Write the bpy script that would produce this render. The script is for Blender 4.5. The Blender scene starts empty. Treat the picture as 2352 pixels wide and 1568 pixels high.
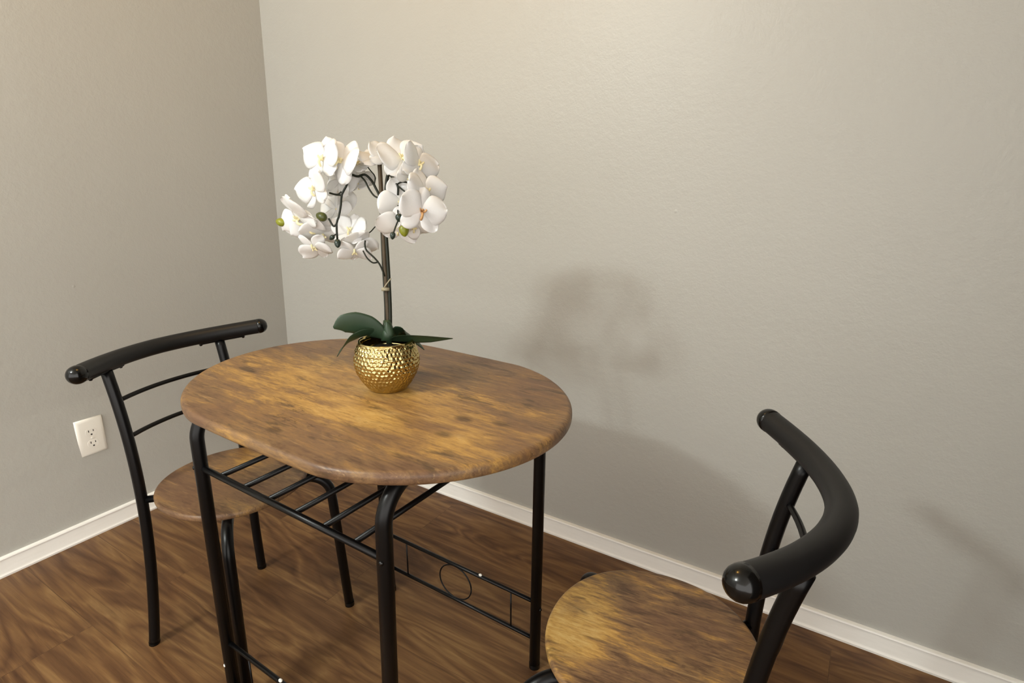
import bpy, bmesh, math, random
from mathutils import Vector, Matrix, noise
random.seed(7)
S = bpy.context.scene
COL = S.collection

# ------------------------------------------------------------------ camera
CC = Vector((2.03012, -1.47217, 1.14387))
CR = Vector((0.8468581, 0.5317958, 0.0049503))
CU = Vector((-0.1524571, 0.2338416, 0.9602473))
CF = Vector((-0.5094979, 0.8139480, -0.2791067))
FPX = 1305.509
cd = bpy.data.cameras.new('camera')
cam = bpy.data.objects.new('camera', cd)
COL.objects.link(cam)
M = Matrix.Identity(4)
for i in range(3):
    M[i][0] = CR[i]; M[i][1] = CU[i]; M[i][2] = -CF[i]; M[i][3] = CC[i]
cam.matrix_world = M
cd.sensor_width = 36.0
cd.lens = FPX / 2352 * 36.0
cd.clip_start = 0.02
S.camera = cam

# ------------------------------------------------------------------ world, lights, exposure
S.view_settings.view_transform = 'Standard'
S.view_settings.look = 'None'
S.view_settings.exposure = 0.0
S.view_settings.gamma = 1.0
S.cycles.use_denoising = True
S.cycles.max_bounces = 8
S.cycles.diffuse_bounces = 4
W = bpy.data.worlds.new('world'); S.world = W
W.use_nodes = True
W.node_tree.nodes['Background'].inputs[0].default_value = (0.99, 0.95, 0.90, 1)
W.node_tree.nodes['Background'].inputs[1].default_value = 3.05

def lamp(name, loc, power, col, r):
    l = bpy.data.lights.new(name, 'POINT'); l.energy = power; l.color = col; l.shadow_soft_size = r
    o = bpy.data.objects.new(name, l); o.location = loc; COL.objects.link(o)
    return o
LAMP = Vector((0.62, -2.55, 2.20))
for dx in (-0.08, 0.08):
    lamp('ceiling_bulb', LAMP + Vector((dx, 0, 0)), 47.0, (0.95, 1.0, 0.98), 0.06)
WARM = Vector((1.08, -0.85, 2.28))
lamp('added_warm_bulb', WARM, 11.0, (1.0, 0.55, 0.12), 0.09)  # unseen warm lamp added to brighten the top of the back wall

# ------------------------------------------------------------------ helpers
def at(px, py, off=0.0, base=1.105):
    """point on the ray of a photo pixel at a distance along the view axis"""
    d = CF + CR * ((px - 1176) / FPX) - CU * ((py - 784) / FPX)
    return CC + d * (base + off)

def mesh(name, verts, faces, mat=None, parent=None, smooth=True, loc=None, uvs=None):
    me = bpy.data.meshes.new(name)
    me.from_pydata([tuple(v) for v in verts], [], faces)
    bm = bmesh.new(); bm.from_mesh(me)
    bmesh.ops.recalc_face_normals(bm, faces=bm.faces)
    bm.to_mesh(me); bm.free()
    if smooth:
        for p in me.polygons: p.use_smooth = True
    if mat: me.materials.append(mat)
    o = bpy.data.objects.new(name, me); COL.objects.link(o)
    if loc: o.location = loc
    if parent: o.parent = parent
    return o

class MB:
    """collects shapes into one mesh"""
    def __init__(s): s.v = []; s.f = []
    def add(s, v, f):
        n = len(s.v); s.v += [Vector(a) for a in v]; s.f += [tuple(i + n for i in q) for q in f]; return s
    def box(s, a, b):
        x0, y0, z0 = a; x1, y1, z1 = b
        return s.add([(x0,y0,z0),(x1,y0,z0),(x1,y1,z0),(x0,y1,z0),(x0,y0,z1),(x1,y0,z1),(x1,y1,z1),(x0,y1,z1)],
                     [(0,3,2,1),(4,5,6,7),(0,1,5,4),(1,2,6,5),(2,3,7,6),(3,0,4,7)])
    def tube(s, pts, r, n=14, cap0='flat', cap1='flat', ry=None):
        pts = [Vector(p) for p in pts]
        m = len(pts)
        rs = list(r) if isinstance(r, (list, tuple)) else [r] * m
        # dome caps
        def dome(p, d, rr, rev):
            o = []
            for k in range(1, 6):
                a = k / 6 * math.pi / 2
                o.append((p + d * rr * math.sin(a), rr * math.cos(a)))
            return o[::-1] if rev else o
        if cap0 == 'dome':
            e = dome(pts[0], (pts[0] - pts[1]).normalized(), rs[0], True)
            pts = [a for a, _ in e] + pts; rs = [b for _, b in e] + rs
        if cap1 == 'dome':
            e = dome(pts[-1], (pts[-1] - pts[-2]).normalized(), rs[-1], False)
            pts = pts + [a for a, _ in e]; rs = rs + [b for _, b in e]
        m = len(pts)
        T = []
        for i in range(m):
            a = pts[max(i-1, 0)]; b = pts[min(i+1, m-1)]
            T.append((b - a).normalized())
        up = Vector((0, 0, 1)) if abs(T[0].z) < 0.9 else Vector((1, 0, 0))
        N = (up - T[0] * up.dot(T[0])).normalized()
        v = []; f = []
        for i in range(m):
            if i:
                N = (N - T[i] * N.dot(T[i]))
                N.normalize()
            B = T[i].cross(N)
            for k in range(n):
                a = 2 * math.pi * k / n
                v.append(pts[i] + N * (math.cos(a) * rs[i]) + B * (math.sin(a) * rs[i] * (ry or 1)))
        for i in range(m - 1):
            for k in range(n):
                k2 = (k + 1) % n
                f.append((i*n+k, i*n+k2, (i+1)*n+k2, (i+1)*n+k))
        f.append(tuple(range(n-1, -1, -1))); f.append(tuple((m-1)*n + k for k in range(n)))
        return s.add(v, f)
    def ball(s, c, r, n=16, axis=None, k=1.0, pinch=0.0):
        """ellipsoid, length k*r along axis"""
        c = Vector(c); A = Vector(axis).normalized() if axis is not None else Vector((0,0,1))
        u = A.orthogonal().normalized(); w = A.cross(u)
        v = []; f = []
        m = n // 2
        for i in range(m + 1):
            th = math.pi * i / m
            rr = math.sin(th) * (1 - pinch * (0.5 - 0.5*math.cos(th)) ** 2)
            for j in range(n):
                a = 2*math.pi*j/n
                v.append(c + A * (math.cos(th)*r*k) * -1 + (u*math.cos(a) + w*math.sin(a)) * r * max(rr, 0.001))
        for i in range(m):
            for j in range(n):
                j2 = (j+1) % n
                f.append((i*n+j, i*n+j2, (i+1)*n+j2, (i+1)*n+j))
        return s.add(v, f)
    def build(s, name, mat, parent=None, smooth=True, loc=None):
        return mesh(name, s.v, s.f, mat, parent, smooth, loc)

def autosmooth(o, ang=40):
    me = o.data
    bm = bmesh.new(); bm.from_mesh(me)
    for e in bm.edges:
        if len(e.link_faces) == 2 and e.calc_face_angle(0) > math.radians(ang): e.smooth = False
    bm.to_mesh(me); bm.free()

def bez(P, n=24):
    """Catmull-Rom through points"""
    K = [Vector(p) for p in P]
    K = [2*K[0]-K[1]] + K + [2*K[-1]-K[-2]]
    o = []
    m = max(2, n // (len(K) - 3))
    for i in range(1, len(K) - 2):
        a, b, c, d = K[i-1], K[i], K[i+1], K[i+2]
        for q in range(m):
            t = q / m
            o.append(0.5*((2*b) + (c-a)*t + (2*a-5*b+4*c-d)*t*t + (3*b-a-3*c+d)*t**3))
    o.append(K[-2]); return o

def fillet(P, r, n=8):
    """polyline with rounded corners"""
    P = [Vector(p) for p in P]; o = [P[0]]
    for i in range(1, len(P) - 1):
        a = (P[i-1] - P[i]); b = (P[i+1] - P[i])
        la, lb = a.length, b.length; a.normalize(); b.normalize()
        half = a.angle(b) / 2
        if half > math.radians(88): o.append(P[i]); continue
        d = min(r / math.tan(half), la * .49, lb * .49); rr = d * math.tan(half)
        c = P[i] + (a + b).normalized() * (rr / math.sin(half))
        p0 = P[i] + a * d; p1 = P[i] + b * d
        u = (p0 - c).normalized(); w = (p1 - c).normalized(); tot = u.angle(w)
        for k in range(n + 1):
            t = k / n
            o.append(c + (u * math.sin((1-t)*tot) + w * math.sin(t*tot)) / math.sin(tot) * rr)
    o.append(P[-1]); return o

def empty(name, loc, rz=0, **kw):
    o = bpy.data.objects.new(name, None); o.location = loc; o.rotation_euler = (0, 0, rz)
    o.empty_display_size = 0.05
    COL.objects.link(o)
    for k, v in kw.items(): o[k] = v
    return o

# ------------------------------------------------------------------ materials
def newmat(name):
    m = bpy.data.materials.new(name); m.use_nodes = True
    nt = m.node_tree; b = nt.nodes['Principled BSDF']
    return m, nt, b
def nd(nt, t, **kw):
    n = nt.nodes.new(t)
    for k, v in kw.items(): setattr(n, k, v)
    return n
def ramp(nt, stops, interp='LINEAR'):
    r = nd(nt, 'ShaderNodeValToRGB'); r.color_ramp.interpolation = interp
    el = r.color_ramp.elements
    while len(el) < len(stops): el.new(0.5)
    for e, (p, c) in zip(el, stops):
        e.position = p; e.color = (c if len(c) == 4 else (*c, 1))
    return r
def srgb(r, g, b):
    f = lambda c: (c/255/12.92) if c/255 <= 0.04045 else ((c/255+0.055)/1.055)**2.4
    return (f(r), f(g), f(b))
def coords(nt, scale, loc=(0,0,0), rot=(0,0,0)):
    tc = nd(nt, 'ShaderNodeTexCoord'); mp = nd(nt, 'ShaderNodeMapping')
    mp.inputs['Scale'].default_value = scale; mp.inputs['Location'].default_value = loc; mp.inputs['Rotation'].default_value = rot
    nt.links.new(tc.outputs['Object'], mp.inputs[0]); return mp.outputs[0]
def noisen(nt, vec, scale, detail=4, rough=.55, dist=0.0):
    n = nd(nt, 'ShaderNodeTexNoise'); n.inputs['Scale'].default_value = scale
    n.inputs['Detail'].default_value = detail; n.inputs['Roughness'].default_value = rough
    n.inputs['Distortion'].default_value = dist
    nt.links.new(vec, n.inputs['Vector']); return n.outputs['Fac']
def math_(nt, op, a, b=None, clamp=False):
    n = nd(nt, 'ShaderNodeMath', operation=op); n.use_clamp = clamp
    for i, x in enumerate((a, b)):
        if x is None: continue
        if isinstance(x, (int, float)): n.inputs[i].default_value = x
        else: nt.links.new(x, n.inputs[i])
    return n.outputs[0]
def mix(nt, fac, a, b, blend='MIX'):
    n = nd(nt, 'ShaderNodeMix', data_type='RGBA', blend_type=blend)
    for i, x in ((0, fac), (6, a), (7, b)):
        if isinstance(x, (int, float)): n.inputs[i].default_value = x
        elif isinstance(x, tuple): n.inputs[i].default_value = (*x, 1) if len(x) == 3 else x
        else: nt.links.new(x, n.inputs[i])
    return n.outputs[2]
def bump(nt, b, h, strength=.3, dist=.001, chain=None):
    n = nd(nt, 'ShaderNodeBump'); n.inputs['Strength'].default_value = strength; n.inputs['Distance'].default_value = dist
    nt.links.new(h, n.inputs['Height'])
    if chain is not None: nt.links.new(chain, n.inputs['Normal'])
    nt.links.new(n.outputs[0], b.inputs['Normal']); return n.outputs[0]

def wall_mat(name, col):
    m, nt, b = newmat(name)
    v = coords(nt, (1, 1, 1))
    # roller stipple, larger unevenness and a few hardened drips
    fine = noisen(nt, v, 210, 3, .6)
    mid = noisen(nt, v, 55, 4, .6)
    big = noisen(nt, v, 5, 2)
    vor = nd(nt, 'ShaderNodeTexVoronoi'); vor.inputs['Scale'].default_value = 4.3
    nt.links.new(v, vor.inputs['Vector'])
    drip = ramp(nt, [(0.0, (1,1,1)), (0.022, (0,0,0))]); nt.links.new(vor.outputs['Distance'], drip.inputs[0])
    h = math_(nt, 'ADD', math_(nt, 'MULTIPLY', fine, .35), math_(nt, 'MULTIPLY', mid, .9))
    h = math_(nt, 'ADD', h, math_(nt, 'MULTIPLY', drip.outputs[0], 1.0))
    c = mix(nt, big, tuple(x*.985 for x in col), tuple(x*1.015 for x in col))
    nt.links.new(c, b.inputs['Base Color'])
    b.inputs['Roughness'].default_value = .40
    b.inputs['Specular IOR Level'].default_value = .42
    bump(nt, b, h, .6, .0020)
    return m
WALL = wall_mat('greige_satin_paint', srgb(175, 174, 168))
CEIL = newmat('white_ceiling_paint'); CEIL[2].inputs['Base Color'].default_value = (*srgb(225, 222, 214), 1); CEIL = CEIL[0]
m, nt, b = newmat('white_gloss_trim')
v = coords(nt, (3, 3, 20)); f = noisen(nt, v, 6, 4)
nt.links.new(mix(nt, f, srgb(234, 233, 228), srgb(245, 244, 240)), b.inputs['Base Color'])
b.inputs['Roughness'].default_value = .35
bump(nt, b, noisen(nt, coords(nt, (1,1,1)), 60, 3), .2, .001)
TRIM = m

def floor_mat():
    m, nt, b = newmat('walnut_laminate_planks')
    tc = nd(nt, 'ShaderNodeTexCoord')
    br = nd(nt, 'ShaderNodeTexBrick'); br.offset = .37; br.squash = 1
    br.inputs['Scale'].default_value = 1; br.inputs['Brick Width'].default_value = 1.21
    br.inputs['Row Height'].default_value = .192; br.inputs['Mortar Size'].default_value = .0008
    br.inputs['Mortar Smooth'].default_value = .2; br.inputs['Bias'].default_value = 0
    br.inputs['Color1'].default_value = (0,0,0,1); br.inputs['Color2'].default_value = (1,1,1,1); br.inputs['Mortar'].default_value = (.5,.5,.5,1)
    mp0 = nd(nt, 'ShaderNodeMapping'); mp0.inputs['Location'].default_value = (.32, .055, 0)
    nt.links.new(tc.outputs['Object'], mp0.inputs[0]); nt.links.new(mp0.outputs[0], br.inputs[0])
    # every board gets its own stretch of grain
    off = nd(nt, 'ShaderNodeCombineXYZ'); nt.links.new(math_(nt, 'MULTIPLY', br.outputs['Color'], 7.3), off.inputs[0]); nt.links.new(math_(nt, 'MULTIPLY', br.outputs['Color'], 13.1), off.inputs[2])
    add = nd(nt, 'ShaderNodeVectorMath', operation='ADD'); nt.links.new(tc.outputs['Object'], add.inputs[0]); nt.links.new(off.outputs[0], add.inputs[1])
    def mp(s):
        q = nd(nt, 'ShaderNodeMapping'); q.inputs['Scale'].default_value = s; nt.links.new(add.outputs[0], q.inputs[0]); return q.outputs[0]
    big = noisen(nt, mp((.75, 4.6, 1)), 1.7, 3.0, .5, .7)
    rings = math_(nt, 'PINGPONG', math_(nt, 'MULTIPLY', big, 9.0), .5)
    rings = math_(nt, 'MULTIPLY', rings, 2.0)
    streak = noisen(nt, mp((1.8, 26, 1)), 2.0, 6, .62, .5)
    streak2 = noisen(nt, mp((2.6, 75, 1)), 2.0, 6, .68, .4)
    tone = noisen(nt, mp((.9, 4.5, 1)), 2.4, 3, .5, .4)
    k = math_(nt, 'ADD', math_(nt, 'MULTIPLY', rings, .20), math_(nt, 'MULTIPLY', streak, .50))
    k = math_(nt, 'ADD', k, math_(nt, 'MULTIPLY', tone, .42))
    r = ramp(nt, [(.33, srgb(84, 55, 34)), (.44, srgb(116, 82, 53)), (.54, srgb(138, 102, 68)), (.64, srgb(158, 121, 80)), (.78, srgb(184, 148, 102))])
    nt.links.new(k, r.inputs[0])
    c = mix(nt, math_(nt, 'MULTIPLY', math_(nt, 'SUBTRACT', streak2, .5, True), 2.4, True), r.outputs[0], srgb(84, 54, 33))
    c = mix(nt, math_(nt, 'MULTIPLY', br.outputs['Color'], .14), c, srgb(100, 70, 46))
    c = mix(nt, math_(nt, 'MULTIPLY', br.outputs['Fac'], .38), c, srgb(50, 34, 22))
    c = mix(nt, 1.0, c, (.54, .50, .43), 'MULTIPLY')
    nt.links.new(c, b.inputs['Base Color'])
    b.inputs['Roughness'].default_value = .46
    b.inputs['Specular IOR Level'].default_value = .32
    bump(nt, b, math_(nt, 'SUBTRACT', math_(nt, 'MULTIPLY', streak, .5), br.outputs['Fac']), .15, .0008)
    return m
FLOOR = floor_mat()

def wood_mat(name, seed, honey=(0, 0, .30, .13), rot=0.0, bias=0.0, contrast=1.0, scl=1.0):
    """rustic brown laminate: honey and walnut clouds, grey-brown blotches, fine streaks, knots"""
    m, nt, b = newmat(name)
    def C(s, l=(0,0,0)): return coords(nt, (s[0]*scl, s[1]*scl, s[2]*scl), (seed*3.7+l[0], seed*1.9+l[1], seed*.7), (0, 0, rot))
    cloud = noisen(nt, C((3.2, 11.5, 8)), 1.9, 7, .62, .7)
    cloud2 = noisen(nt, C((7, 27, 18), (5, 1, 0)), 2.2, 6, .66, .8)
    fine = noisen(nt, C((14, 110, 80)), 2.0, 6, .7, .5)
    speck = noisen(nt, C((40, 90, 60)), 4.0, 3, .7)
    # honey heart
    tc = nd(nt, 'ShaderNodeTexCoord'); sx = nd(nt, 'ShaderNodeSeparateXYZ'); nt.links.new(tc.outputs['Object'], sx.inputs[0])
    ex = math_(nt, 'DIVIDE', math_(nt, 'SUBTRACT', sx.outputs[0], honey[0]), honey[2])
    ey = math_(nt, 'DIVIDE', math_(nt, 'SUBTRACT', sx.outputs[1], honey[1]), honey[3])
    d2 = math_(nt, 'ADD', math_(nt, 'MULTIPLY', ex, ex), math_(nt, 'MULTIPLY', ey, ey))
    heart = math_(nt, 'MULTIPLY', math_(nt, 'SUBTRACT', 1.0, d2, True), .19)
    k = math_(nt, 'ADD', math_(nt, 'MULTIPLY', cloud, .62), math_(nt, 'MULTIPLY', cloud2, .38))
    k = math_(nt, 'ADD', k, math_(nt, 'MULTIPLY', math_(nt, 'SUBTRACT', fine, .5), .42))
    k = math_(nt, 'ADD', k, math_(nt, 'ADD', heart, bias - .02))
    k = math_(nt, 'ADD', math_(nt, 'MULTIPLY', math_(nt, 'SUBTRACT', k, .5), contrast), .5)
    r = ramp(nt, [(.26, srgb(72, 54, 42)), (.38, srgb(112, 84, 64)), (.47, srgb(140, 110, 82)), (.55, srgb(160, 124, 84)), (.62, srgb(190, 148, 88)), (.70, srgb(212, 168, 98)), (.82, srgb(228, 190, 128))])
    nt.links.new(k, r.inputs[0])
    # mauve-brown stain clouds
    st = ramp(nt, [(.45, (0,0,0)), (.60, (1,1,1))]); nt.links.new(noisen(nt, C((1.9, 5.5, 4), (9, 4, 0)), 2.1, 6, .6, .6), st.inputs[0])
    c = mix(nt, math_(nt, 'MULTIPLY', st.outputs[0], .58), r.outputs[0], srgb(128, 96, 78))
    # grey-green dark blotches
    bl = ramp(nt, [(.60, (0,0,0)), (.70, (1,1,1))]); nt.links.new(noisen(nt, C((5, 17, 12), (2, 7, 0)), 2.2, 4, .55, .5), bl.inputs[0])
    c = mix(nt, math_(nt, 'MULTIPLY', bl.outputs[0], .62), c, srgb(72, 58, 44))
    # dark hair cracks along the grain
    cr = math_(nt, 'ABSOLUTE', math_(nt, 'SUBTRACT', noisen(nt, C((2.2, 16, 11), (3, 3, 0)), 2.0, 4, .55, .9), .5))
    crr = ramp(nt, [(0.0, (1,1,1)), (.012, (0,0,0))]); nt.links.new(cr, crr.inputs[0])
    gate = ramp(nt, [(.5, (0,0,0)), (.6, (1,1,1))]); nt.links.new(noisen(nt, C((5, 9, 6), (1, 8, 0)), 2.0, 2), gate.inputs[0])
    c = mix(nt, math_(nt, 'MULTIPLY', math_(nt, 'MULTIPLY', crr.outputs[0], gate.outputs[0]), .55), c, srgb(70, 48, 30))
    # knots
    vo = nd(nt, 'ShaderNodeTexVoronoi'); vo.inputs['Scale'].default_value = 1.0; nt.links.new(C((7.5, 13, 9), (1, 1, 0)), vo.inputs['Vector'])
    kn = ramp(nt, [(0.0, (1,1,1)), (.09, (.8,.8,.8)), (.17, (0,0,0))]); nt.links.new(vo.outputs['Distance'], kn.inputs[0])
    c = mix(nt, math_(nt, 'MULTIPLY', kn.outputs[0], .75), c, srgb(66, 46, 32))
    c = mix(nt, math_(nt, 'MULTIPLY', math_(nt, 'SUBTRACT', speck, .55, True), 1.2, True), c, srgb(96, 70, 48))
    # pale hair streaks
    ps = ramp(nt, [(.60, (0,0,0)), (.72, (1,1,1))]); nt.links.new(noisen(nt, C((5, 95, 70), (4, 2, 0)), 2.0, 4, .6, .6), ps.inputs[0])
    c = mix(nt, math_(nt, 'MULTIPLY', ps.outputs[0], .38), c, srgb(222, 184, 132))
    ds = ramp(nt, [(.60, (0,0,0)), (.70, (1,1,1))]); nt.links.new(noisen(nt, C((6, 70, 50), (7, 5, 0)), 2.0, 4, .6, .6), ds.inputs[0])
    c = mix(nt, math_(nt, 'MULTIPLY', ds.outputs[0], .35), c, srgb(74, 54, 38))
    c = mix(nt, 1.0, c, (.72, .71, .62), 'MULTIPLY')
    nt.links.new(c, b.inputs['Base Color'])
    b.inputs['Roughness'].default_value = .40
    b.inputs['Specular IOR Level'].default_value = .35
    bump(nt, b, math_(nt, 'ADD', math_(nt, 'MULTIPLY', fine, .6), math_(nt, 'MULTIPLY', cloud2, .2)), .12, .0008)
    return m
WOOD_T = wood_mat('rustic_brown_top', 1.0, (.02, -.055, .46, .18))  # heart set forward: dark wood and the pot's shadow painted in behind it
WOOD_L = wood_mat('rustic_brown_seat', 4.0, (-.05, .1, .1, .1), bias=-.045)
WOOD_R = wood_mat('rustic_brown_seat_honey', 9.0, (.125, .02, .09, .15), bias=-.01, contrast=1.45, scl=1.15)

def simple(name, col, rough=.5, metal=0.0, spec=.5, bumps=None, var=None):
    m, nt, b = newmat(name)
    b.inputs['Base Color'].default_value = (*col, 1); b.inputs['Roughness'].default_value = rough
    b.inputs['Metallic'].default_value = metal; b.inputs['Specular IOR Level'].default_value = spec
    if var:
        nt.links.new(mix(nt, noisen(nt, coords(nt, (1,1,1)), var[0], 3), col, var[1]), b.inputs['Base Color'])
    if bumps: bump(nt, b, noisen(nt, coords(nt, (1,1,1)), bumps[0], 3), bumps[1], bumps[2])
    return m
BLACK = simple('black_powder_coat', srgb(6, 6, 7), .33, 0, .28, (900, .12, .0003))
FOAM = simple('black_foam_sleeve', srgb(20, 20, 21), .46, 0, .34, (1200, .15, .0003))
CAPM = simple('black_gloss_plastic', srgb(7, 8, 8), .16, 0, .4)
WHITEP = simple('white_plastic', srgb(236, 233, 224), .38, 0, .5)
DARK = simple('dark_slot', srgb(26, 23, 20), .8)
CHIP = simple('white_primer', srgb(240, 238, 230), .5)
STICK = simple('brown_bamboo_stake', srgb(78, 64, 44), .55, 0, .3, (120, .3, .0006), (45, srgb(48, 38, 28)))
STEM = simple('dark_green_stem', srgb(28, 33, 18), .5, 0, .3, (200, .25, .0006), (60, srgb(16, 18, 11)))
LEAF = simple('dark_orchid_leaf', srgb(48, 68, 46), .45, 0, .4, (70, .15, .001), (18, srgb(36, 54, 37)))
TIE = simple('beige_tie', srgb(150, 142, 118), .6)
MOSS = simple('dark_moss', srgb(24, 22, 16), .9, 0, .2, (160, .9, .004))
BUDG = simple('yellow_green_bud', srgb(146, 150, 38), .36, 0, .5, None, (70, srgb(92, 98, 22)))
BUDO = simple('olive_bud', srgb(86, 92, 40), .36, 0, .5, None, (60, srgb(50, 56, 24)))
BUDD = simple('dark_bud', srgb(34, 48, 40), .3, 0, .5)
LIPM = simple('cream_yellow_lip', srgb(244, 238, 204), .5, 0, .3, None, (110, srgb(232, 218, 160)))
SPOT = simple('rust_red_lip_marks', srgb(150, 84, 56), .5, 0, .3, None, (300, srgb(210, 176, 120)))
def petal_mat():
    m, nt, b = newmat('white_silk_petal')
    v = coords(nt, (1, 1, 1))
    f = noisen(nt, v, 22, 3)
    nt.links.new(mix(nt, f, srgb(251, 251, 253), srgb(242, 242, 243)), b.inputs['Base Color'])
    b.inputs['Roughness'].default_value = .55
    b.inputs['Specular IOR Level'].default_value = .25
    bump(nt, b, noisen(nt, v, 160, 3), .25, .001)
    tr = nd(nt, 'ShaderNodeBsdfTranslucent'); tr.inputs[0].default_value = (*srgb(240, 240, 234), 1)
    mx = nd(nt, 'ShaderNodeMixShader'); mx.inputs[0].default_value = .34
    out = nt.nodes['Material Output']
    nt.links.new(b.outputs[0], mx.inputs[1]); nt.links.new(tr.outputs[0], mx.inputs[2]); nt.links.new(mx.outputs[0], out.inputs[0])
    return m
PETAL = petal_mat()
GOLD, nt, b = newmat('hammered_gold_glaze')
b.inputs['Base Color'].default_value = (*srgb(200, 182, 126), 1); b.inputs['Metallic'].default_value = 1.0; b.inputs['Roughness'].default_value = .07

# ------------------------------------------------------------------ room shell
def struct(o): o['kind'] = 'structure'; return o
struct(MB().box((-.2, -5.2, -.1), (4.0, .2, 0)).build('floor', FLOOR, smooth=False))
struct(MB().box((-.05, 0, 0), (3.9, .12, 2.44)).build('wall_back', WALL, smooth=False))
# the left wall stands slightly out of plumb at the corner
def lw(y, z): return (-.045 + .0395 * z) * (1 + y / 3.0) * max(0.0, min(1.0, (z - .05)/.40)) if y > -3 else 0.0
wv = []; wf = []
YS = [0.0, -.75, -1.5, -2.25, -3.0, -5.2]
ZS_ = [0.0, .05, .15, .25, .35, .45, 1.2, 2.44]
nz = len(ZS_)
for y in YS:
    wv += [(lw(y, z), y, z) for z in ZS_] + [(-.18, y, z) for z in ZS_]
for i in range(len(YS) - 1):
    a = i*2*nz; c = a + 2*nz
    for k in range(nz - 1):
        wf += [(a+k, c+k, c+k+1, a+k+1), (a+nz+k, a+nz+k+1, c+nz+k+1, c+nz+k)]
    wf += [(a+nz-1, c+nz-1, c+2*nz-1, a+2*nz-1), (a, a+nz, c+nz, c)]
e = (len(YS)-1)*2*nz
wf += [tuple(range(nz)) + tuple(range(2*nz-1, nz-1, -1)), tuple(e+k for k in range(nz)) + tuple(e+k for k in range(2*nz-1, nz-1, -1))]
struct(mesh('wall_left', wv, wf, WALL, smooth=False))
struct(MB().box((2.62, -1.3, 0), (2.74, .12, 2.44)).build('light_block_wall', WALL, smooth=False))  # unseen partition added to block world light from the back wall's right end
ABSORBM = simple('absorber_dark_brown', srgb(66, 48, 36), .5, 0, .4, (40, .2, .001), (9, srgb(52, 38, 28)))  # dark brown for the added panel that soaks up bounce
struct(MB().box((2.585, -1.2, 0), (2.62, -.15, 2.05)).build('bounce_absorber_1', ABSORBM, smooth=False))  # unseen dark panel added to cut bounce light on the right end
struct(MB().box((-.2, -5.2, 2.44), (4.02, .2, 2.54)).build('ceiling', CEIL, smooth=False))

def baseboard(name, pts_fn, L):
    """profile (depth, height) swept along a wall"""
    prof = [(-.012, 0), (.0135, 0), (.0140, .006), (.0118, .0095), (.0105, .013), (.0105, .047), (.0098, .052), (.0112, .055), (.0098, .0585), (.006, .0605), (-.012, .0605)]
    v = []; n = len(prof)
    segs = 40
    for i in range(segs + 1):
        t = L[0] + (L[1] - L[0]) * i / segs
        for d, h in prof:
            w = noise.noise(Vector((t * 9, 3.1, h * 40))) * .0005
            v.append(pts_fn(t, d + (w if d > 0 else 0), h))
    f = []
    for i in range(segs):
        for k in range(n - 1):
            f.append((i*n+k, (i+1)*n+k, (i+1)*n+k+1, i*n+k+1))
    f += [tuple(range(n)), tuple(segs*n + k for k in range(n))[::-1]]
    o = struct(mesh(name, v, f, TRIM)); autosmooth(o, 35); return o
baseboard('baseboard_back', lambda t, d, h: (t, -d, h), (0.0, 3.9))
baseboard('baseboard_left', lambda t, d, h: (d, t, h), (-5.2, 0.0))

# ceiling lamp that lights the corner
cl = empty('ceiling_light', (LAMP.x, LAMP.y, 2.44), label='flush ceiling light with two bulbs under the ceiling behind the viewer', category='ceiling light')
MB().tube([(-.12, 0, -.012), (.12, 0, -.012)], .03, 16, 'dome', 'dome').build('lamp_base', WHITEP, cl)
for dx in (-.08, .08):
    MB().tube([(dx, 0, -.03), (dx, 0, -.125)], .014, 12).build('lamp_socket', WHITEP, cl)

cl = empty('ceiling_light', (WARM.x, WARM.y, 2.44), label='unseen small warm ceiling light added above the bistro table to warm the wall', category='ceiling light')  # invented fixture for the added warm lamp
MB().tube([(0, 0, -.002), (0, 0, -.022)], .09, 28).build('lamp_base', WHITEP, cl)
MB().tube([(0, 0, -.022), (0, 0, -.048)], .016, 12).build('lamp_socket', WHITEP, cl)

# ------------------------------------------------------------------ wall outlet
ot = empty('wall_outlet', (lw(-.767, .328), -.7700, .3290), label='white wall outlet plate with two sockets low on the left wall', category='outlet')
def plate(w, h, d, e, name, mat, parent, x0=0.0):
    prof = [(0, 0), (0, .25), (e*.25, .62), (e*.6, .9), (e, 1.0)]
    v = []; f = []
    for inset, dd in prof:
        a, c = w/2 - inset, h/2 - inset
        v += [(x0 + d*dd, -a, -c), (x0 + d*dd, a, -c), (x0 + d*dd, a, c), (x0 + d*dd, -a, c)]
    for i in range(len(prof)-1):
        for k in range(4): f.append((i*4+k, i*4+(k+1) % 4, (i+1)*4+(k+1) % 4, (i+1)*4+k))
    f += [(0, 3, 2, 1), tuple(len(v)-4+k for k in range(4))]
    o = mesh(name, v, f, mat, parent); return o
plate(.0785, .1235, .0075, .011, 'cover_plate', WHITEP, ot, -.001)
for zc in (.0155, -.0235):
    rc = MB()
    n = 28; v = []
    for k in range(n):
        a = 2*math.pi*k/n
        v.append((.0062, math.cos(a)*.0165, max(-.0125, min(.0125, math.sin(a)*.0165)) + zc))
    v2 = [(.0070, p[1]*.97, (p[2]-zc)*.97+zc) for p in v]
    rc.add(v + v2, [tuple(range(n, 2*n))] + [(k, (k+1) % n, n+(k+1) % n, n+k) for k in range(n)])
    ro = rc.build('receptacle', WHITEP, ot); autosmooth(ro, 50)
    for (dy, dz, w, h) in ((-.0065, .0046, .0021, .0070), (.0065, .0046, .0021, .0058)):
        MB().box((.0066, dy-w/2, zc+dz-h/2), (.0074, dy+w/2, zc+dz+h/2)).build('slot', DARK, ro)
    MB().tube([(.0066, 0, zc-.0072), (.0074, 0, zc-.0072)], .0026, 12).build('ground_hole', DARK, ro)
so = MB().tube([(.006, 0, -.004), (.0082, 0, -.004)], .0032, 14).build('screw', WHITEP, ot); autosmooth(so, 50)

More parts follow.
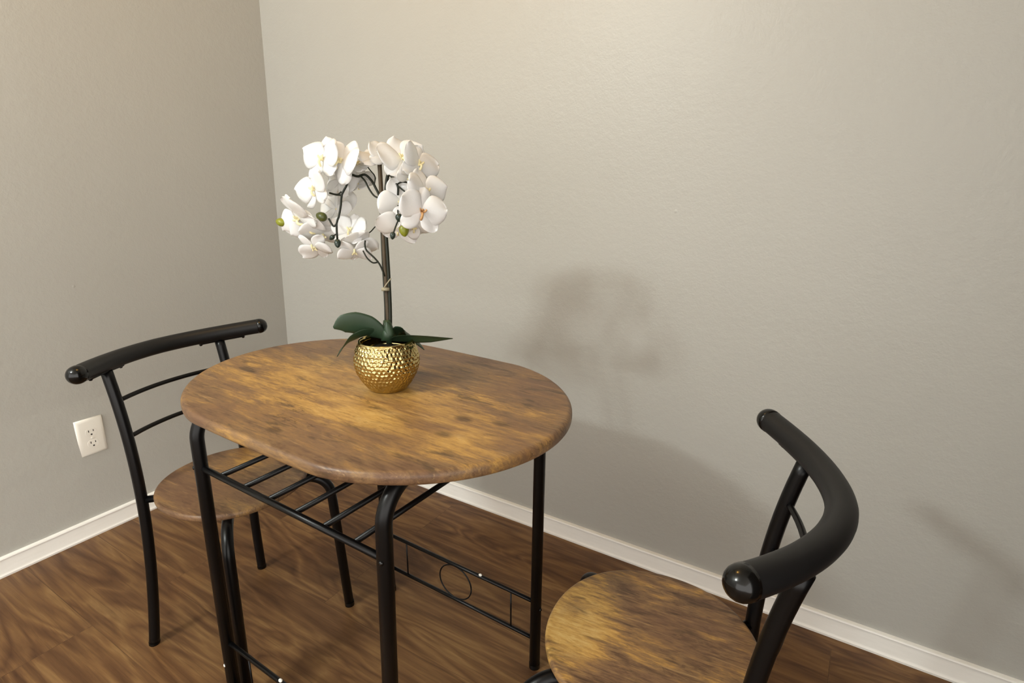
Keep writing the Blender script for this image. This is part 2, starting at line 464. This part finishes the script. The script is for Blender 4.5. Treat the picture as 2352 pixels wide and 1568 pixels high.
# ------------------------------------------------------------------ table
TX, TY, TR = 1.24733, -.73202, -.02131
tb = empty('dining_table', (TX, TY, 0), TR, label='oval bistro table with rustic brown wood top on black metal frame', category='table')
def oval(u0, v0, s, p, q, n=160):
    o = []
    for i in range(n):
        t = 2*math.pi*i/n; c, sn = math.cos(t), math.sin(t)
        x = math.copysign(1, c)*(s*min(1, abs(c)*8) + (u0-s)*abs(c)**(2/p)); y = v0*math.copysign(1, sn)*abs(sn)**(2/q)
        o.append((x, y))
    return o
def slab(name, rim, z1, th, rb, mat, parent, thin=None):
    """rounded-edge board from rim function rim(inset)"""
    prof = []
    for k in range(7):
        a = k/6*math.pi/2
        prof.append((rb*(1-math.sin(a)), z1 - rb*(1-math.cos(a))))      # from the top flat to the side
    prof = [(rb*1.0, z1)] + prof[1:]
    for k in range(5):
        a = k/4*math.pi/2; r2 = min(rb, th - rb) * .8
        prof.append((r2*(1-math.cos(a)), z1 - th + r2*(1-math.sin(a))))
    v = []; f = []; n = None
    for ins, z in prof:
        R = rim(ins); n = len(R)
        v += [(x, y, z) for x, y in R]
    m = len(prof)
    for i in range(m-1):
        for k in range(n):
            f.append((i*n+k, i*n+(k+1) % n, (i+1)*n+(k+1) % n, (i+1)*n+k))
    # flat faces as fans
    for ring, z in ((0, z1), ((m-1)*n, z1-th)):
        c = len(v); v.append((0, 0, z))
        for k in range(n): f.append((ring+k, ring+(k+1) % n, c))
    o = mesh(name, v, f, mat, parent); autosmooth(o, 50); return o
slab('tabletop', lambda i: oval(.40504-i, .27367-i, .13733, 1.766, 1.998), .75, .0225, .010, WOOD_T, tb)
LX, LY, LXT, LYT = .23993, .23468, .25036, .22287
ZT = .75 - .0225 - .0125
for sx in (-1, 1):
    for sy in (-1, 1):
        foot = (sx*LX, sy*LY, .0); top = (sx*LXT, sy*LYT, ZT)
        if sx < 0 and sy < 0: foot = (sx*(LX+.004), sy*LY, 0)
        P = fillet([foot, top, (sx*LXT, 0, ZT)], .062, 12)
        leg = MB().tube(P, .0128, 18).build('leg', BLACK, tb)
        cp = MB().tube([(foot[0], foot[1], .0), (foot[0], foot[1], .012)], .0134, 18).build('foot_cap', CAPM, leg)
        autosmooth(cp, 50)
def leg_at(sx, sy, z):
    k = z/ZT
    return Vector((sx*(LX+(LXT-LX)*k), sy*(LY+(LYT-LY)*k), z))
for sx in (-1, 1):
    for sy in (-1, 1):
        for z in (.175, .60):
            if (sx, sy, z) == (-1, -1, .175): zb = .135
            else: zb = z
            p = leg_at(sx, sy, zb)
            dv = Vector((sx, 0, 0)) if sy > 0 else Vector((-.50, -.86, 0))
            if (sx, sy) == (1, -1): dv = Vector((.3, -.95, 0))
            o = MB().ball(p + dv*.0125, .0042, 12, dv, .7).build('bolt', CHIP if (sx, sy, z) == (-1, -1, .175) else CAPM, tb)
            if (sx, sy, z) == (-1, -1, .175): o['label'] = 'white bolt head'
ZS = .598
for sy in (-1, 1):
    MB().tube([leg_at(-1, sy, ZS), leg_at(1, sy, ZS)], .0062, 12).build('shelf_rail', BLACK, tb)
ys = leg_at(1, 1, ZS).y
for x in (-.1865, -.1125, -.0390, .0345, .1065, .1795):
    MB().tube([(x, -ys, ZS), (x, ys, ZS)], .0052, 10).build('shelf_rod', BLACK, tb)
for sy in (-1, 1):
    for z in (.190, .083):
        a, c = leg_at(-1, sy, z), leg_at(1, sy, z)
        rl = MB().tube([a, c], .0050, 10).build('stretcher', BLACK, tb)
        if z == .190:
            q = a.lerp(c, .67 if sy > 0 else .375)
            o = MB().ball(q + Vector((0, -.001, .0055)), .0036, 10, (1, 0, 0), 1.3).build('weld_spot', CHIP, rl); o['label'] = 'bare white weld spot'
    y = (leg_at(1, sy, .137)).y
    ring = [(.0515*math.cos(a), y, .1365 + .0485*math.sin(a)) for a in [2*math.pi*k/40 for k in range(41)]]
    MB().tube(ring, .0019, 8).build('ring', BLACK, tb)
    for x in (-.168, .172):
        MB().tube([(x, y, .083), (x, y, .190)], .0020, 8).build('spindle', BLACK, tb)

# ------------------------------------------------------------------ chairs
CH = dict(hs=.4336, rx=.1674, ry=.1662, sp=2.1251, ax0=-.1693, ay0=.1649, ax1=-.1467, ay1=.1453, az1=.2703,
          ax2=-.1607, ay2=.140, az2=.6185, ax3=-.1832, ay3=.1415, tz=.7242, fx=.1767, fy=.1657, fxt=.1620, fyt=.1500,
          k0=-.2233, kd=.0982, kw=.2235, kn=1.8426, kz=.0122, s1=.651, s2=.564, sd=.0284)
def chair(loc, rz, wood, label, sx=1.0):
    c = CH
    ch = empty('dining_chair', loc, rz, label=label, category='chair', group='chairs at the bistro table')
    def rim(i):
        o = []
        for k in range(120):
            t = 2*math.pi*k/120; cc, ss = math.cos(t), math.sin(t); e = 2/c['sp']
            o.append(((c['rx']-i)*math.copysign(1, cc)*abs(cc)**e, (c['ry']-i)*math.copysign(1, ss)*abs(ss)**e))
        return o
    slab('seat', rim, c['hs'], .016, .007, wood, ch)
    zt = c['hs'] - .016 - .0115
    posts = {}
    for s in (-1, 1):
        K = [Vector((c['ax0'], s*c['ay0'], 0)), Vector((c['ax1'], s*c['ay1'], c['az1'])), Vector((c['ax2'], s*c['ay2'], c['az2']))]
        a3 = Vector((c['ax3'], s*c['ay3'], c['tz']))
        K = K + [a3]
        P = []
        for q in range(37):
            z = a3.z*q/36; w = []
            for i in range(4):
                l = 1.0
                for j in range(4):
                    if j != i: l *= (z - K[j].z)/(K[i].z - K[j].z)
                w.append(l)
            P.append(Vector((sum(w[i]*K[i].x for i in range(4)), sum(w[i]*K[i].y for i in range(4)), z)))
        posts[s] = P
        lg = MB().tube(P, .0122, 18).build('leg', BLACK, ch)
        cp = MB().tube([P[0], P[0].lerp(P[1], .35)], .0128, 18).build('foot_cap', CAPM, lg); autosmooth(cp, 50)
    for s in (-1, 1):
        a = Vector((c['fxt'], s*c['fyt'], zt)); f = Vector((c['fx'], s*c['fy'], 0))
        up = f.lerp(Vector((c['fxt'], s*c['fyt'], .38)), zt/.38); up.z = zt
        P = fillet([(.0, s*.012, zt), (up.x, up.y, zt), f], .055, 12)
        lg = MB().tube(P, .0122, 18).build('leg', BLACK, ch)
        cp = MB().tube([f, f + Vector((0, 0, .012))], .0128, 18).build('foot_cap', CAPM, lg); autosmooth(cp, 50)
    def px(z, s):
        P = posts[s]
        for a, b_ in zip(P, P[1:]):
            if a.z <= z <= b_.z: return a.lerp(b_, (z-a.z)/(b_.z-a.z))
        return P[-1]
    for s in (-1, 1):
        pp = px(zt, s)
        MB().tube([pp, (-.02, s*.02, zt)], .0085, 12).build('seat_frame', BLACK, ch)
    for zz in (c['s1'], c['s2']):
        p = px(zz, 1)
        pts = [(p.x - c['sd']*(1-(y/p.y)**2), y, zz) for y in [p.y*(-1 + 2*k/16) for k in range(17)]]
        MB().tube(pts, .0052, 10).build('backrest_slat', BLACK, ch)
    crest = []
    for k in range(41):
        y = -c['kw'] + 2*c['kw']*k/40; u = abs(y)/c['kw']
        crest.append(Vector((c['k0'] + c['kd']*u**c['kn'], y, c['tz'] + .012 + c['kz']*u*u)))
    bk = MB().tube(crest, .0192, 24).build('backrest_rail', FOAM, ch); autosmooth(bk, 50)
    for e, d in ((crest[0], crest[0]-crest[1]), (crest[-1], crest[-1]-crest[-2])):
        d.normalize()
        MB().tube([e - d*.004, e + d*.002], .0198, 24, 'flat', 'dome').build('end_cap', CAPM, bk)
    for s in (-1, 1):
        # curved plate with two screws under the rail where the post meets it
        i = min(range(41), key=lambda k: abs(crest[k].y - s*c['ay3']))
        t = (crest[i+1]-crest[i-1]).normalized()
        q = [crest[j] + Vector((0, 0, -.0172)) for j in range(max(0, i-4), min(41, i+5))]
        br = MB().tube(q, .0052, 10, 'dome', 'dome', ry=1.8).build('bracket', BLACK, ch)
        for j in (0, -1):
            MB().ball(q[j] + Vector((0, 0, -.004)), .0045, 10).build('screw', BLACK, br)
    return ch
chair((.7946, -.7788, 0), .0921, WOOD_L, 'black metal chair with dark round wood seat tucked under the table by the left wall')
chair((1.8268, -.7229, 0), 3.2372, WOOD_R, 'black metal chair with honey-patched round wood seat in the near right corner')

# ------------------------------------------------------------------ gold pot
POT = Vector((1.2795, -.7231, .75))
pot = None
def pot_profile():
    P = [(.000, .0), (.034, .0), (.0375, .002), (.046, .013), (.0560, .030), (.0615, .048), (.0620, .062), (.0585, .078), (.0535, .090), (.0510, .096)]
    return P
def make_pot():
    pf = [(Vector((r, 0, z))) for r, z in pot_profile()[2:]]
    cur = bez(pf, 175)
    prof = [(0, 0), (.034, 0)] + [(p.x, p.z) for p in cur]
    inner = [(prof[-1][0]-.0012, prof[-1][1]+.0008), (prof[-1][0]-.0032, prof[-1][1]), (prof[-1][0]-.003, .085), (.056, .066), (.0, .066)]
    n = 380
    v = []; f = []
    # staggered hammered dimples
    rows = 13; z0, z1 = .004, .095
    def dimple(a, z):
        best = 9
        rz = (z - z0)/(z1-z0)*rows
        for j in (math.floor(rz)-1, math.floor(rz), math.floor(rz)+1, math.floor(rz)+2):
            cnt = 46
            ao = (.5 if j % 2 else 0)
            k = round(a/(2*math.pi)*cnt - ao)
            h = noise.noise(Vector((j*3.3+.5, k*1.7+.2, .5)))*.45; h2 = noise.noise(Vector((j*1.3+.4, k*2.7+.3, 5.5)))*.35
            da = (a/(2*math.pi)*cnt - ao - k - h); dz = (rz - j - h2)*.90
            da = (da + cnt/2) % cnt - cnt/2
            d = math.hypot(da, dz)
            best = min(best, d)
        return best
    m = len(prof)
    for i, (r, z) in enumerate(prof):
        for k in range(n):
            a = 2*math.pi*k/n
            rr = r
            if i >= 3 and z < .0935:
                d = dimple(a, z)
                fade = min(1, (z-.003)/.01, (.0945-z)/.004)
                rr = r - .0021*max(0, 1-(d/.62)**2)*max(0, fade)
            v.append((rr*math.cos(a), rr*math.sin(a), z))
    for r, z in inner:
        for k in range(n):
            a = 2*math.pi*k/n; v.append((r*math.cos(a), r*math.sin(a), z))
    m2 = m + len(inner)
    for i in range(m2-1):
        for k in range(n):
            k2 = (k+1) % n
            f.append((i*n+k, i*n+k2, (i+1)*n+k2, (i+1)*n+k))
    me = mesh('flower_pot', v, f, GOLD, None, True, POT)
    bm = bmesh.new(); bm.from_mesh(me.data); bmesh.ops.remove_doubles(bm, verts=bm.verts, dist=1e-6); bm.to_mesh(me.data); bm.free()
    me['label'] = 'round hammered gold pot standing on the wood tabletop'; me['category'] = 'flower pot'
    return me
make_pot()

# ------------------------------------------------------------------ orchid
orc = empty('orchid_plant', POT + Vector((0, 0, .068)), label='artificial white orchid with dark green leaves and a brown stake in the gold pot', category='plant')
OI = Matrix.Translation(-(POT + Vector((0, 0, .068))))
def obuild(mb, name, mat, parent=orc):
    mb.v = [OI @ v for v in mb.v]
    return mb.build(name, mat, parent)
# potting fill: lumpy disc inside the rim
g = MB(); n = 40; vv = [(0, 0, .012)]; ff = []
for j in range(1, 8):
    for k in range(n):
        a = 2*math.pi*k/n; r = .0475*j/7
        vv.append((r*math.cos(a), r*math.sin(a), .012*(1-(j/7)**2) + .003*noise.noise(Vector((r*90*math.cos(a), r*90*math.sin(a), 1))) + .0035))
for k in range(n): ff.append((0, 1+k, 1+(k+1) % n))
for j in range(6):
    for k in range(n): ff.append((1+j*n+k, 1+j*n+(k+1) % n, 1+(j+1)*n+(k+1) % n, 1+(j+1)*n+k))
mesh('potting_moss', vv, ff, MOSS, orc)
B0 = (POT - CC).dot(CF)
def A(px, py, off=0.0):
    # the flowering sprays fan out from the stake: left sprays lean towards the corner, right sprays towards the room
    w = max(0.0, min(1.0, (640 - py)/80))
    return at(px, py, off - (px - 882)*.00045*w, B0)
obuild(MB().tube(bez([A(893, 778, .004), A(890, 700, .004), A(884, 600, .004), A(878, 480, .004), A(871, 362, .004)], 20), .0043, 10), 'support_stake', STICK)
obuild(MB().tube(bez([A(897, 778, .0), A(896, 700, -.002), A(891, 600, -.002), A(886, 520, -.002), A(886, 450, -.004), A(889, 412, -.006), A(893, 401, -.008), A(900, 404, -.01), A(911, 424, -.012)], 40), .0034, 10), 'stem', STEM)
obuild(MB().tube(bez([A(886, 778, .003), A(885, 700, .006), A(880, 610, .008), A(876, 520, .009), A(873, 458, .008), A(862, 430, .006), A(852, 413, .002), A(838, 401, -.004), A(822, 405, -.01), A(808, 401, -.016)], 44), .0024, 10), 'stem', STEM)
for pts, r, mt in (
    ([A(874, 455, .004), A(860, 450, -.0), A(848, 434, -.006), A(838, 415, -.01), A(826, 402, -.012)], .0018, STEM),
    ([A(860, 424, .004), A(861, 405, .004), A(848, 388, .006), A(838, 372, .006)], .0012, STEM),
    ([A(808, 402, -.016), A(800, 415, -.03), A(795, 428, -.034), A(785, 447, -.036), A(783, 470, -.036), A(778, 498, -.036), A(773, 514, -.036), A(775, 552, -.036)], .0021, STEM),
    ([A(785, 448, -.036), A(772, 447, -.038), A(757, 443, -.040)], .0018, STEM),
    ([A(784, 440, -.036), A(776, 446, -.038), A(764, 445, -.04)], .0015, STEM),
    ([A(774, 513, -.036), A(766, 519, -.038), A(755, 502, -.04)], .0019, STEM),
    ([A(775, 536, -.036), A(766, 541, -.037)], .0014, STEM),
    ([A(884, 634, .0), A(872, 607, -.004), A(858, 590, -.01), A(842, 575, -.016), A(838, 562, -.018), A(839, 552, -.018)], .0017, STEM),
    ([A(868, 602, -.004), A(856, 603, -.01), A(843, 592, -.016), A(834, 576, -.018)], .0015, STEM),
    ([A(886, 512, .0), A(866, 517, .012), A(850, 533, .02), A(832, 541, .024)], .0012, STEM),
    ([A(911, 424, -.012), A(922, 418, -.016), A(935, 419, -.018), A(948, 424, -.018)], .0017, STEM),
    ([A(903, 405, -.01), A(908, 417, -.012), A(914, 430, -.012), A(914, 448, -.012)], .0022, STEM),
    ([A(911, 424, -.012), A(920, 432, -.014), A(930, 440, -.016)], .0015, STEM),
    ([A(886, 470, -.004), A(892, 456, -.006), A(895, 450, -.006)], .0018, STEM),
    ([A(914, 472, -.02), A(914, 488, -.045), A(917, 498, -.05)], .0014, STEM),
    ([A(917, 500, -.05), A(908, 522, -.05), A(903, 538, -.05)], .0014, STEM),
    ([A(917, 500, -.05), A(924, 516, -.05)], .0017, STEM),
    ([A(672, 522, -.03), A(660, 516, -.032), A(650, 512, -.032)], .0014, STEM)):
    obuild(MB().tube(bez(pts, 16), r, 8), 'branch', mt)
for (a, c, off, r, k, mt) in (
    ((752, 503), (724, 491), -.041, .0098, 1.35, BUDO), ((768, 540), (757, 551), -.037, .0052, 1.3, BUDD), ((775, 548), (776, 570), -.036, .0070, 1.35, BUDD),
    ((917, 491), (917, 509), -.05, .0078, 1.0, BUDD), ((903, 533), (901, 549), -.05, .0056, 1.3, BUDD), ((926, 514), (930, 543), -.052, .0098, 1.25, BUDG),
    ((658, 514), (631, 506), -.033, .0092, 1.35, BUDG)):
    p, q = A(*a, off), A(*c, off)
    o = obuild(MB().ball((p+q)/2, r, 18, q-p, k, .35), 'bud', mt)
    o['label'] = {'yellow_green_bud': 'yellow-green bud', 'olive_bud': 'large olive bud', 'dark_bud': 'small dark green bud'}[mt.name]
# tie round stem and stake
obuild(MB().tube([A(886, 668, -.004), A(886, 661, -.004)], [.0082, .0082], 14), 'plant_tie', TIE)
obuild(MB().tube(bez([A(882, 661, -.012), A(888, 652, -.013), A(898, 639, -.012)], 8), .0012, 8), 'tie_end', TIE)
# sheath where stems leave the leaves
obuild(MB().tube([A(893, 782, -.002), A(892, 765, -.002), A(890, 748, -.002), A(889, 735, -.002)], [.0150, .0125, .0095, .0072], 14), 'leaf_sheath', LEAF)

def blade(path, widths, wdir, curl=.0, name='leaf', mat=LEAF, th=.0012, parent=orc, nu=20, nv=9):
    """leaf along a path; wdir: direction of width (vector), widths along it; slightly folded"""
    P = bez(path, nu)
    m = len(P); v = []; f = []
    wd = Vector(wdir).normalized()
    def W(t):
        x = t*(len(widths)-1); i = min(int(x), len(widths)-2); s = x-i; s = s*s*(3-2*s) if False else s
        return widths[i]*(1-s) + widths[i+1]*s
    for side in (0, 1):
        for i in range(m):
            t = i/(m-1)
            T = (P[min(i+1, m-1)] - P[max(i-1, 0)]).normalized()
            w = (wd - T*wd.dot(T)).normalized(); nn = T.cross(w).normalized()
            ww = W(t)
            for j in range(nv):
                q = -1 + 2*j/(nv-1)
                p = P[i] + w*(q*ww) + nn*(curl*ww*(q*q)) + nn*(th*(.5 if side else -.5)*(1-abs(q)**3*.8))
                v.append(p)
    N = m*nv
    for i in range(m-1):
        for j in range(nv-1):
            a = i*nv+j
            f.append((a, a+1, a+nv+1, a+nv)); f.append((N+a, N+a+nv, N+a+nv+1, N+a+1))
    for i in range(m-1):
        for j in (0, nv-1):
            a = i*nv+j; f.append((a, a+nv, N+a+nv, N+a))
    for i in (0, m-1):
        for j in range(nv-1):
            a = i*nv+j; f.append((a, N+a, N+a+1, a+1))
    mb = MB().add(v, f); return mb
TOW = -CF
# big left leaf, its lower neighbour, the right wedge, the dark drooping one behind
lf = [
 ([A(886, 776, -.004), A(868, 762, -.012), A(845, 750, -.02), A(815, 743, -.028), A(787, 745, -.032), A(766, 753, -.034)], [.006, .016, .0215, .0225, .018, .0025], CU*1.0 + TOW*.45 + CR*.1, .15),
 ([A(880, 772, .002), A(860, 764, -.010), A(835, 766, -.024), A(808, 779, -.032), A(789, 797, -.036), A(774, 819, -.038)], [.004, .008, .0115, .0125, .010, .0010], CU*.65 + CR*.65 + TOW*.35, .15),
 ([A(897, 781, -.010), A(920, 775, -.024), A(950, 774, -.034), A(985, 775, -.042), A(1015, 776, -.046), A(1040, 777, -.048)], [.005, .014, .0165, .0135, .007, .0010], TOW*.9 + CU*.42, .25),
 ([A(897, 778, .004), A(910, 764, .012), A(930, 762, .016), A(950, 775, .016), A(965, 790, .012), A(974, 803, .008)], [.008, .022, .027, .025, .018, .002], TOW*.75 + CU*.35 - CR*.35, .2),
 ([A(888, 782, .004), A(876, 774, .014), A(860, 778, .024), A(846, 788, .030)], [.004, .010, .012, .002], TOW*.9 + CU*.3, .2),
 ([A(893, 790, -.006), A(893, 770, -.014), A(890, 752, -.014), A(888, 738, -.012)], [.005, .009, .008, .001], CR, .4),
]
for P, w, wd, cu in lf:
    obuild(blade(P, w, wd, cu), 'leaf', LEAF)

def flower(px, py, off, az, el, roll, size=.040, open_=.25, droop=0.0, spots=False, seed=0):
    """Phalaenopsis bloom: three sepals, two round petals, a lip. az/el: where it faces relative to the viewer (deg, + = photo right / up)."""
    rnd = random.Random(seed*17+3)
    a, e = math.radians(az), math.radians(el)
    n = (TOW*math.cos(a)*math.cos(e) + CR*math.sin(a)*math.cos(e) + CU*math.sin(e)).normalized()
    up0 = CU - n*CU.dot(n)
    if up0.length < .2: up0 = CR - n*CR.dot(n)
    up0.normalize(); rt = up0.cross(n).normalized()
    r = math.radians(roll)
    up = up0*math.cos(r) + rt*math.sin(r); rt = up.cross(n).normalized()
    c = A(px, py, off)
    size *= (c - CC).dot(CF)/B0
    mb = MB()
    def petal(ang, L, Wd, lift, cup, wob, fat):
        ca, sa = math.cos(math.radians(ang)), math.sin(math.radians(ang))
        d = up*ca + rt*sa; s = n.cross(d)
        nu, nv = 16, 9; v = []; f = []
        ph = rnd.random()*6
        th = .0007
        for side in (0, 1):
            for i in range(nu+1):
                t = (1-math.cos(math.pi*i/nu))/2
                w = Wd*2*math.sqrt(max(0, t*(1-t)))*(.62+.38*min(1, t/.45)**1.2)
                w = max(w, .0004)
                x = L*t
                for j in range(nv):
                    q = -1+2*j/(nv-1)
                    z = lift*x + cup*L*(t*t)*1.0 - (q*q)*w*.22*(1 if rnd else 1) + wob*L*math.sin(ph+q*2.6+t*5)*t*.5
                    v.append(c + d*x + s*(q*w) + n*(z + (.5 if side else -.5)*th + .002))
        N = (nu+1)*nv
        for i in range(nu):
            for j in range(nv-1):
                k = i*nv+j
                f.append((k, k+1, k+nv+1, k+nv)); f.append((N+k, N+k+nv, N+k+nv+1, N+k+1))
        for i in range(nu):
            for j in (0, nv-1):
                k = i*nv+j; f.append((k, k+nv, N+k+nv, N+k))
        for i in (0, nu):
            for j in range(nv-1):
                k = i*nv+j; f.append((k, N+k, N+k+1, k+1))
        mb.add(v, f)
    j = lambda s: rnd.uniform(-s, s)
    petal(0+j(6), size*1.02, size*.42, -.05+open_*.2, -.05+j(.1), .10, .85)
    petal(132+j(8), size*1.0, size*.38, -.05+open_*.2, -.08+j(.1)-droop, .10, .85)
    petal(-132+j(8), size*1.0, size*.38, -.05+open_*.2, -.08+j(.1)-droop, .10, .85)
    petal(74+j(8), size*1.05, size*.62, .06+open_, -.10+j(.1), .12, .72)
    petal(-74+j(8), size*1.05, size*.62, .06+open_, -.10+j(.1), .12, .72)
    fo = obuild(mb, 'flower', PETAL)
    lip = MB()
    # column, cupped three-lobed lip
    k = size/.048
    lip.ball(c + n*.006*k + up*.002, .0030*k, 10, n + up*.4, 1.5)
    lip.tube(bez([c + n*.003*k - up*.002*k, c + n*.010*k - up*.005*k, c + n*.011*k - up*.011*k, c + n*.006*k - up*.016*k], 8), .0026*k, 8, 'dome', 'dome')
    for sg in (-1, 1):
        lip.tube(bez([c + n*.003*k - up*.002*k, c + n*.009*k + rt*sg*.004*k, c + n*.011*k + rt*sg*.006*k + up*.003*k], 6), .0022*k, 8, 'dome', 'dome', ry=.6)
    lo = obuild(lip, 'lip', SPOT if spots else LIPM, fo)
    return fo
FL = [
 # px, py, off, az, el, roll, size
 (744, 366, -.050, -26, 10, 4, .046, .30, 0, False),
 (786, 372, -.036, -22, 12, 28, .047, .30, 0, False),
 (724, 434, -.058, -36, -2, -10, .042, .35, 0, False),
 (778, 415, -.010, 150, 5, -10, .040, .2, 0, False),
 (688, 498, -.040, -50, -35, -25, .050, .35, .1, False),
 (712, 520, -.020, -25, -50, -20, .042, .3, .2, False),
 (742, 536, .010, 10, -62, 15, .044, .3, .2, False),
 (806, 530, .006, -12, 22, 4, .036, .45, 0, False),
 (824, 558, .018, 30, -60, 10, .036, .2, .2, False),
 (770, 478, .020, 160, -5, 25, .044, .2, 0, False),
 (822, 380, .008, -10, 55, 10, .036, .3, 0, False),
 (862, 362, .010, 12, 50, -12, .040, .2, 0, False),
 (886, 360, .018, 30, 30, 20, .036, .2, 0, False),
 (822, 420, .028, 165, -25, 10, .034, .2, .2, False),
 (922, 365, -.020, 28, 22, -14, .050, .25, 0, False),
 (960, 378, -.006, 52, 12, 12, .044, .3, 0, False),
 (940, 402, -.012, 50, -8, 30, .032, .4, 0, False),
 (922, 462, .006, 20, -20, -30, .046, .3, .1, False),
 (975, 440, -.026, 52, 8, -6, .046, .25, 0, False),
 (968, 486, -.046, 26, -6, 8, .047, .2, .05, True),
 (724, 566, .000, -12, -66, 176, .034, .3, .2, False),
 (814, 576, .012, 25, -66, 170, .032, .3, .2, False),
 (918, 522, -.020, -8, -35, 18, .042, .3, .1, False),
 (950, 520, -.022, 25, -55, -10, .034, .3, .1, False),
]
for i, a in enumerate(FL):
    flower(*a, seed=i)
